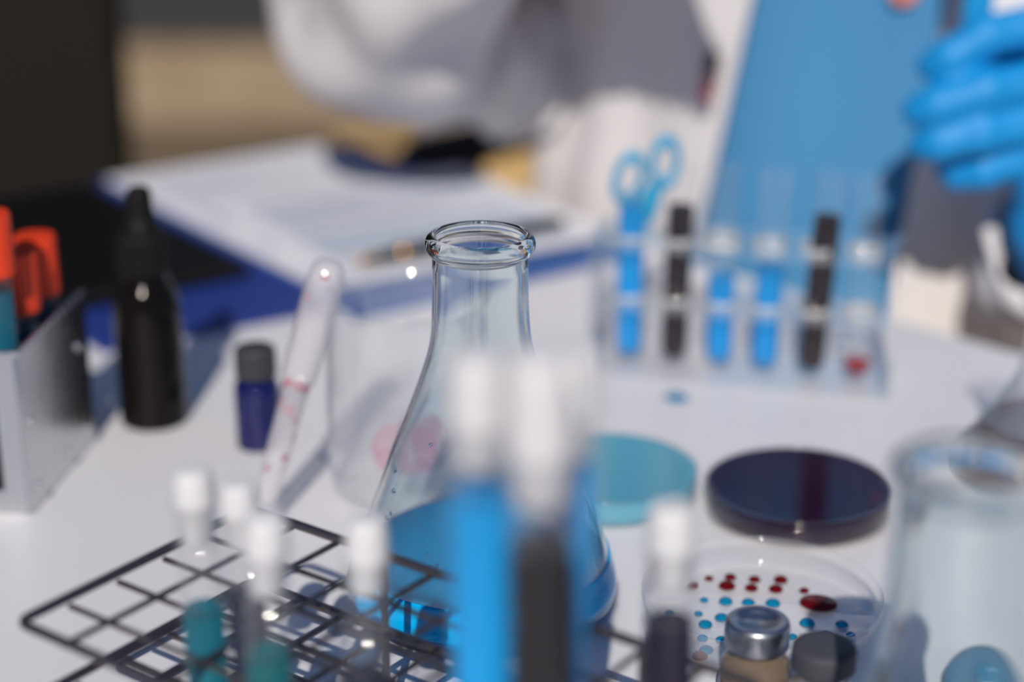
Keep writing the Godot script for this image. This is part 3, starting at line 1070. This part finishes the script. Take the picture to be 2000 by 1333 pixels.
func drop_dish() -> void:
	var t := thing("petri_dish", "clear petri dish dotted with rows of small red and cyan drops", "petri dish", P(0.087, 0, 0.0043))
	obj("dish", join([dish_piece(0.0418, 0.0118, 0.0013, 0.0014)]), pane_glass(srgb(232, 234, 240, 0.08), 0.04), t)
	var red := solid_glass(srgb(118, 10, 12, 0.55), 0.033)
	var cyan := solid_glass(srgb(20, 160, 205, 0.4), 0.033)
	var reds := [[0.0715, -0.0233, 0.0017], [0.0794, -0.0242, 0.0022], [0.0774, -0.0174, 0.0031], [0.088, -0.0225, 0.0022], [0.086, -0.0158, 0.0024], [0.0974, -0.0221, 0.0026], [0.0947, -0.015, 0.0026], [0.1047, -0.0138, 0.0018], [0.1084, -0.0045, 0.0068], [0.0628, 0.033, 0.0027], [0.0649, -0.0178, 0.0022]]
	var cyans := [[0.0681, -0.0068, 0.0016], [0.0757, -0.0057, 0.0025], [0.0836, -0.0049, 0.0024], [0.0922, -0.0042, 0.0027], [0.0651, 0.0034, 0.0016], [0.073, 0.0063, 0.0025], [0.0668, 0.0111, 0.0025], [0.1022, 0.01, 0.0027], [0.114, 0.0111, 0.0023], [0.0957, 0.0197, 0.0017], [0.1072, 0.0197, 0.0028], [0.1158, 0.0183, 0.0017], [0.0648, 0.0208, 0.0019], [0.0713, 0.0219, 0.0021], [0.0653, 0.0288, 0.0024], [0.0551, 0.0034, 0.0016], [0.0835, 0.0065, 0.0024], [0.0755, 0.0155, 0.0022]]
	for list in [[reds, "red_drop", red], [cyans, "cyan_drop", cyan]]:
		for d in list[0]:
			var r: float = d[2]
			var prof := []
			for k in 8:
				var a := PI / 2 * k / 7.0
				prof.append(Vector2(r * cos(a), minf(r * 0.62, 0.0019) * sin(a)))
			prof.push_front(Vector2(0, 0))
			var o := obj(list[1], join([lathe(prof, 24)]), list[2], t)
			o.position = Vector3(d[0] - 0.087, 0.00145, d[1] - 0.0043)
			if r > 0.005:
				o.basis = Basis(Vector3.UP, -0.35) * Basis.from_scale(Vector3(1.0, 1.0, 0.85))

# ---------------------------------------------------------------- acrylic rack with its tubes
func acrylic_rack() -> void:
	var r1 := Vector3(0.969, 0, 0.246)
	var r2 := Vector3(0.246, 0, -0.969)
	var at := P(0.048, 0, -0.251)
	var b := Basis(r1, Vector3.UP, -r2)
	var t := thing("tube_rack", "clear acrylic test tube rack on the far side of the petri dishes", "rack", at)
	t.basis = b
	for y in [0.064, 0.035]:
		var c := CSGBox3D.new()
		c.size = Vector3(0.134, 0.003, 0.042)
		c.position = Vector3(0.0617, y, 0)
		c.material = acrylic
		for k in 6:
			var hole := CSGCylinder3D.new()
			hole.radius = 0.0082
			hole.height = 0.02
			hole.sides = 28
			hole.operation = CSGShape3D.OPERATION_SUBTRACTION
			hole.position = Vector3(0.008 + 0.0215 * k - 0.0617, 0, 0)
			hole.name = "hole"
			c.add_child(hole, true)
		c.name = "shelf"
		t.add_child(c, true)
	obj("base", join([rbox(Vector3(0.134, 0.003, 0.042), 0.0004, Vector3(0.0617, 0.0017, 0))]), acrylic, t)
	for x in [-0.0068, 0.1302]:
		obj("side_panel", join([rbox(Vector3(0.003, 0.068, 0.042), 0.0004, Vector3(x, 0.0342, 0))]), acrylic, t)
	var blue := solid_glass(srgb(0, 148, 226, 0.85), 0.033)
	var list := [
		["test tube nearly full of bright blue liquid at the left end of the acrylic rack", 0.074, blue, 0.0, 0.0966],
		["test tube of blackish red liquid, second from the left end of the acrylic rack", 0.076, dark_liquid, 0.02, 0.0966],
		["test tube half full of bright blue liquid, third in the acrylic rack", 0.044, blue, 0.0, 0.0966],
		["test tube half full of bright blue liquid, next to the tilted dark tube", 0.051, blue, 0.02, 0.0966],
		["tilted test tube of blackish purple liquid in the acrylic rack", 0.076, dark_liquid, 0.055, 0.0966],
		["nearly empty test tube with red liquid at its bottom, right end of acrylic rack", 0.0075, solid_glass(srgb(176, 20, 24, 0.6), 0.033), 0.0, 0.0966]]
	for k in 6:
		var s = list[k]
		var o := thing("test_tube", s[0], "test tube", at + r1 * (0.008 + 0.0215 * k) + Vector3(0, 0.0036, 0), "test tubes in the acrylic rack")
		o.basis = b * Basis(Vector3.BACK, -s[3])
		obj("tube", join([tube_piece(0.0068, s[4])]), thin, o)
		obj("liquid", join([liquid_piece(0.0061, 0.001, s[1])]), s[2], o)
	# scissors standing behind the rack
	var sc := thing("scissors", "scissors with light blue loop handles standing behind the left end of the acrylic rack", "scissors", P(0.0515, 0.001, -0.276))
	sc.rotation = Vector3(0.04, 0.25, -0.13)
	var hm := mat(srgb(30, 160, 206), 0.35)
	for s in [[-0.0078, 0.0835, 0.1], [0.0092, 0.0925, -0.1]]:
		var prof := []
		for k in 13:
			var a := TAU * k / 12.0 - PI
			prof.append(Vector2(0.0063 + 0.0018 * cos(a), 0.0024 * sin(a)))
		var ring := moved(lathe(prof, 36), Transform3D(Basis(Vector3.BACK, -s[2]) * Basis.from_scale(Vector3(1.0, 1.7, 1.0)) * Basis(Vector3.RIGHT, PI / 2), Vector3(s[0], s[1], 0)))
		var arm := sweep([Vector3(s[0] * 0.7, s[1] - 0.0125, 0), Vector3(s[0] * 0.35, 0.069, 0), Vector3(-s[0] * 0.18, 0.055, 0)], [0.0040, 0.0062, 0.0042], 12)
		obj("handle", join([ring, arm]), hm, sc)
	for s in [-1, 1]:
		obj("blade", join([loft([[Vector3(-0.003, 0.062, 0.0006 * s), Vector3(0.003, 0.062, 0.0006 * s), Vector3(0.003, 0.062, 0.0014 * s), Vector3(-0.003, 0.062, 0.0014 * s)], [Vector3(-0.0033, 0.03, 0.0004 * s), Vector3(0.0033, 0.03, 0.0004 * s), Vector3(0.0033, 0.03, 0.0012 * s), Vector3(-0.0033, 0.03, 0.0012 * s)], [Vector3(-0.0004, 0.0, 0.0003 * s), Vector3(0.0004, 0.0, 0.0003 * s), Vector3(0.0004, 0.0, 0.0006 * s), Vector3(-0.0004, 0.0, 0.0006 * s)]])]), aluminium, sc)
	obj("rivet", join([moved(lathe([Vector2(0, -0.003), Vector2(0.002, -0.003), Vector2(0.002, 0.003), Vector2(0, 0.003)], 14), Transform3D(Basis(Vector3.RIGHT, PI / 2), Vector3(0, 0.056, 0)))]), aluminium, sc)
	# spilled drop
	var dm := solid_glass(srgb(0, 160, 214, 0.5), 0.033)
	var prof2 := [Vector2(0, 0.0001), Vector2(0.0056, 0.0001), Vector2(0.006, 0.0004), Vector2(0.0052, 0.0012), Vector2(0.003, 0.0016), Vector2(0, 0.0017)]
	var sp := obj("spilled_drop", join([moved(lathe(chaikin(prof2, 2), 32), Transform3D(Basis(Vector3.UP, -0.6) * Basis.from_scale(Vector3(1.0, 1.0, 0.85)), Vector3.ZERO))]), dm)
	sp.position = P(0.0748, 0.0002, -0.203)
	tag(sp, "small spilled drop of blue liquid on the table in front of the acrylic rack", "drop")

# ---------------------------------------------------------------- aluminium rack at the left
func metal_rack() -> void:
	var t := thing("metal_rack", "folded aluminium tube rack with rivets at the left edge", "rack", P(-0.1835, 0, -0.1175))
	t.rotation.y = -0.12
	# local: x left is negative, z towards the camera; size 0.11 x 0.067 x 0.076
	var w := 0.11
	var d := 0.0755
	var h := 0.067
	obj("side_panel", join([rbox(Vector3(0.0016, h, d), 0.0006, Vector3(-0.0008, h / 2 + 0.0002, 0))]), aluminium, t)
	obj("side_panel", join([rbox(Vector3(0.0016, h, d), 0.0006, Vector3(-w, h / 2 + 0.0002, 0))]), aluminium, t)
	# front frame with windows
	var front := [rbox(Vector3(0.0095, h, 0.0016), 0.0006, Vector3(-0.0062, h / 2 + 0.0002, d / 2 - 0.0008)), rbox(Vector3(0.0095, h, 0.0016), 0.0006, Vector3(-w + 0.0055, h / 2 + 0.0002, d / 2 - 0.0008)), rbox(Vector3(w - 0.02, 0.010, 0.0016), 0.0006, Vector3(-w / 2, 0.0052, d / 2 - 0.0008)), rbox(Vector3(w - 0.02, 0.016, 0.0016), 0.0006, Vector3(-w / 2, h - 0.0078, d / 2 - 0.0008))]
	obj("front_panel", join(front), aluminium, t)
	var top := CSGBox3D.new()
	top.size = Vector3(w, 0.0016, d - 0.002)
	top.position = Vector3(-w / 2 - 0.0005, h - 0.0055, 0)
	top.material = mat(srgb(96, 96, 104), 0.22, 1.0)
	for k in [[-0.0135, 0.021], [-0.0135, -0.001], [-0.0135, -0.023], [-0.036, 0.021], [-0.036, -0.001], [-0.036, -0.023]]:
		var hole := CSGCylinder3D.new()
		hole.radius = 0.0086
		hole.height = 0.01
		hole.sides = 28
		hole.operation = CSGShape3D.OPERATION_SUBTRACTION
		hole.position = Vector3(k[0] + w / 2 + 0.0005, 0, k[1])
		hole.name = "hole"
		top.add_child(hole, true)
	top.name = "top_plate"
	t.add_child(top, true)
	obj("bottom_plate", join([rbox(Vector3(w - 0.004, 0.0012, d - 0.004), 0.0003, Vector3(-w / 2, 0.0012, 0))]), aluminium, t)
	obj("lip", join([bar(Vector3(-0.0008, h, -d / 2), Vector3(-0.0008, h, d / 2), 0.0013, 10), bar(Vector3(-w, h, d / 2 - 0.0008), Vector3(-0.0008, h, d / 2 - 0.0008), 0.0013, 10)]), aluminium, t)
	for q in [[0.047, -0.026], [0.037, 0.031], [0.0085, 0.029], [0.0085, -0.004], [0.0085, -0.03]]:
		var rv := moved(lathe(chaikin([Vector2(0.0019, 0), Vector2(0.0019, 0.0006), Vector2(0.001, 0.0012), Vector2(0, 0.0012)], 2), 14), Transform3D(Basis(Vector3.BACK, -PI / 2), Vector3(0.0, q[0], q[1])))
		obj("rivet", join([rv]), aluminium, t)
	var orange := mat(srgb(226, 62, 22), 0.45)
	var tl := solid_glass(srgb(0, 120, 150, 0.5), 0.033)
	var names := ["orange-capped clear tube with teal liquid raised highest at the front of the metal rack", "orange-capped tube standing behind the raised one in the metal rack, mostly hidden", "orange-capped tube at the back of the metal rack, its cap edge in sunlight", "orange-capped tube in the second row of the metal rack"]
	var spots := [[-0.0135, 0.021, 0.0245], [-0.0135, -0.001, 0.0025], [-0.0135, -0.023, 0.0025], [-0.036, 0.021, 0.0025]]
	for k in 4:
		var s = spots[k]
		var o := thing("capped_tube", names[k], "test tube", t.transform * Vector3(s[0], s[2], s[1]), "orange-capped tubes in the metal rack")
		obj("tube", join([tube_piece(0.0074, 0.084)]), clear_plastic, o)
		obj("liquid", join([liquid_piece(0.0066, 0.001, 0.062)]), tl, o)
		var ridged := []
		for y in [[0.0685, 0.0078], [0.0695, 0.0086], [0.0915, 0.0086], [0.0935, 0.0080]]:
			var ring := []
			for j in 60:
				var a := TAU * j / 60
				var rr: float = y[1] - (0.00035 if j % 3 == 0 else 0.0)
				ring.append(Vector3(rr * cos(a), y[0], rr * sin(a)))
			ridged.append(ring)
		obj("cap", join([loft(ridged, 25.0)]), orange, o)

# ---------------------------------------------------------------- bottles
func bottles() -> void:
	var t := thing("dropper_bottle", "dark glass dropper bottle with a black rubber bulb beside the metal rack", "bottle", P(-0.158, 0.0, -0.178))
	var dg := mat(srgb(18, 15, 13), 0.06, 0.0, 0.3)
	obj("bottle", join([lathe(chaikin([Vector2(0, 0.001), Vector2(0.012, 0.0), Vector2(0.0148, 0.0), Vector2(0.0148, 0.004), Vector2(0.0148, 0.028), Vector2(0.0148, 0.048), Vector2(0.0146, 0.056), Vector2(0.0118, 0.0625), Vector2(0.0095, 0.066), Vector2(0.0095, 0.071), Vector2(0, 0.071)], 3), 64)]), dg, t)
	var ridged := []
	for y in [[0.0695, 0.0108], [0.0703, 0.0114], [0.0845, 0.0112], [0.0865, 0.0098], [0.088, 0.0072]]:
		var ring := []
		for j in 72:
			var a := TAU * j / 72
			var rr: float = y[1] - (0.0003 if j % 2 == 0 else 0.0)
			ring.append(Vector3(rr * cos(a), y[0], rr * sin(a)))
		ridged.append(ring)
	obj("collar", join([loft(ridged, 25.0)]), black_rubber, t)
	obj("bulb", join([lathe(chaikin([Vector2(0, 0.086), Vector2(0.0088, 0.086), Vector2(0.008, 0.0895), Vector2(0.0062, 0.093), Vector2(0.0056, 0.099), Vector2(0.0054, 0.1045), Vector2(0.0034, 0.1068), Vector2(0, 0.107)], 3), 40)]), black_rubber, t)

	var v := thing("vial", "small cobalt blue glass vial with a dark screw cap beside the dropper bottle", "vial", P(-0.108, 0.0, -0.150))
	var cb := solid_glass(srgb(28, 34, 118, 0.45), 0.05)
	obj("bottle", join([lathe(chaikin([Vector2(0, 0.0006), Vector2(0.008, 0.0), Vector2(0.0096, 0.0), Vector2(0.0096, 0.003), Vector2(0.0096, 0.02), Vector2(0.0096, 0.0265), Vector2(0.0092, 0.029), Vector2(0.0068, 0.0305), Vector2(0.0068, 0.034), Vector2(0.0052, 0.034), Vector2(0.0052, 0.030), Vector2(0.0084, 0.026), Vector2(0.0084, 0.003), Vector2(0.007, 0.0018), Vector2(0, 0.0018)], 2), 48)]), cb, v)
	obj("contents", join([fill_piece(0.0085, 0.0017, 0.013)]), solid_glass(srgb(22, 18, 34, 0.8), 0.033), v)
	var rg := []
	for y in [[0.0318, 0.0084], [0.0324, 0.0089], [0.0435, 0.0087], [0.0447, 0.0078]]:
		var ring := []
		for j in 60:
			var a := TAU * j / 60
			var rr: float = y[1] - (0.00028 if j % 2 == 0 else 0.0)
			ring.append(Vector3(rr * cos(a), y[0], rr * sin(a)))
		rg.append(ring)
	obj("cap", join([loft(rg, 25.0)]), mat(srgb(52, 53, 58), 0.5), v)

	# crimped vial and stoppered vial at the front
	var c := thing("vial", "amber vial with a shiny silver crimped cap in front of the dish of drops", "vial", P(0.0757, 0.0, 0.0724))
	var amber := solid_glass(srgb(184, 164, 142, 0.3), 0.05)
	var bottle := [Vector2(0, 0.0006), Vector2(0.0095, 0.0), Vector2(0.0112, 0.0), Vector2(0.0112, 0.002), Vector2(0.0112, 0.016), Vector2(0.0112, 0.0205), Vector2(0.0104, 0.0232), Vector2(0.0076, 0.0252), Vector2(0.0074, 0.030), Vector2(0.0060, 0.030), Vector2(0.0060, 0.025), Vector2(0.0095, 0.0215), Vector2(0.0100, 0.018), Vector2(0.0100, 0.003), Vector2(0.009, 0.0018), Vector2(0, 0.0018)]
	obj("bottle", join([lathe(chaikin(bottle, 2), 64)]), amber, c)
	obj("contents", join([fill_piece(0.0101, 0.0017, 0.0165)]), solid_glass(srgb(136, 116, 98, 0.6), 0.033), c)
	obj("crimp_cap", join([lathe([Vector2(0.0072, 0.0283), Vector2(0.0098, 0.0282), Vector2(0.0101, 0.0288), Vector2(0.0101, 0.0352), Vector2(0.0098, 0.0364), Vector2(0.0092, 0.0370), Vector2(0.0088, 0.0371), Vector2(0.0056, 0.0369), Vector2(0.0054, 0.0364), Vector2(0.0, 0.0363)], 72)]), mat(srgb(168, 172, 180), 0.34, 1.0), c)
	obj("stopper", join([lathe([Vector2(0, 0.0255), Vector2(0.0058, 0.0255), Vector2(0.0058, 0.0300), Vector2(0.0088, 0.0302), Vector2(0.0088, 0.0340), Vector2(0, 0.0345)], 40)]), mat(srgb(42, 38, 36), 0.6), c)

	var g := thing("vial", "clear vial with a dark grey rubber stopper, right of the silver-capped vial", "vial", P(0.0935, 0.0, 0.0890))
	obj("bottle", join([lathe(chaikin(bottle, 2), 64)]), solid_glass(srgb(225, 222, 230, 0.12), 0.05), g)
	obj("stopper", join([lathe(chaikin([Vector2(0, 0.0255), Vector2(0.0058, 0.0255), Vector2(0.0058, 0.0296), Vector2(0.0096, 0.0298), Vector2(0.0098, 0.0305), Vector2(0.0097, 0.0365), Vector2(0.0088, 0.0375), Vector2(0, 0.0378)], 1), 48)]), mat(srgb(66, 68, 76), 0.6, 0.0, 0.4), g)

func beaker() -> void:
	var t := thing("beaker", "clear glass beaker with pink stains standing behind the blue flask", "beaker", P(-0.0415, 0.0, -0.108))
	var r := 0.0325
	var h := 0.083
	var out := [Vector2(0, 0.001), Vector2(r * 0.8, 0.0004), Vector2(r * 0.96, 0.001), Vector2(r, 0.009), Vector2(r, 0.02), Vector2(r, h - 0.008), Vector2(r + 0.0003, h - 0.004), Vector2(r + 0.0022, h - 0.0008)]
	var inn := [Vector2(r + 0.0018, h), Vector2(r - 0.0006, h - 0.003), Vector2(r - 0.0013, h - 0.008), Vector2(r - 0.0013, 0.02), Vector2(r - 0.0013, 0.009), Vector2(r * 0.94 - 0.001, 0.0026), Vector2(r * 0.8, 0.0020), Vector2(0, 0.0022)]
	obj("vessel", join([lathe(chaikin(out, 2) + chaikin(inn, 2), 72)]), pane_glass(srgb(222, 226, 232, 0.09), 0.04), t)
	var pink := mat(srgb(206, 128, 158, 0.22), 0.5)
	pink.transparency = BaseMaterial3D.TRANSPARENCY_ALPHA
	var shape := join([droplet(1.0, 0.12)])
	for s in [[75, 0.032, 0.010, 1.2], [92, 0.030, 0.012, 0.9], [80, 0.037, 0.008, 1.1], [62, 0.027, 0.006, 0.8], [84, 0.022, 0.006, 0.7], [48, 0.031, 0.004, 1.0], [104, 0.024, 0.005, 1.0], [42, 0.039, 0.0025, 1.6], [70, 0.040, 0.003, 1.0]]:
		var a := deg_to_rad(s[0])
		var o := obj("pink_stain", shape, pink, t)
		o.basis = Basis(Quaternion(Vector3.UP, -Vector3(cos(a), 0.01, sin(a)).normalized())) * Basis.from_scale(Vector3(s[2], s[2] * 0.5, s[2] * s[3]))
		o.position = Vector3(cos(a) * (r - 0.0018), s[1], sin(a) * (r - 0.0018))

func right_flasks() -> void:
	var t := thing("flask", "large blurred empty conical flask in the right foreground", "flask", P(0.1045, 0.0, 0.194))
	var inner := flask_inner(0.0445, 0.0165, 0.1435, 0.098, 0.0188, 0.0014)
	var o := flask_outer(0.0445, 0.0165, 0.1435, 0.098, 0.0188)
	o.append_array(inner)
	obj("vessel", join([lathe(o, 72)]), glass, t)
	var s := thing("flask", "squat conical flask with dark red liquid at the right edge, behind the empty flask", "flask", P(0.2135, 0.0, -0.103))
	var inn2 := flask_inner(0.0385, 0.0112, 0.0835, 0.054, 0.0145, 0.0013)
	var o2 := flask_outer(0.0385, 0.0112, 0.0835, 0.054, 0.0145)
	o2.append_array(inn2)
	obj("vessel", join([lathe(o2, 72)]), pane_glass(srgb(214, 222, 230, 0.12), 0.04), s)
	obj("liquid", join([pool(inn2, 0.0295)]), solid_glass(srgb(66, 18, 24, 0.8), 0.033), s)

func small_things() -> void:
	var m := mat(srgb(20, 112, 150), 0.4)
	var prof := [Vector2(0.0085, 0.0006), Vector2(0.0090, 0.0), Vector2(0.0210, 0.0), Vector2(0.0220, 0.001), Vector2(0.0220, 0.005), Vector2(0.0212, 0.0058), Vector2(0.0095, 0.0058), Vector2(0.0085, 0.005), Vector2(0.0085, 0.0006)]
	var o := obj("plastic_ring", join([lathe(chaikin(prof, 1), 56)]), m)
	o.position = P(0.162, 0.0001, 0.050)
	tag(o, "teal plastic ring lying on the table behind the empty foreground flask", "ring")
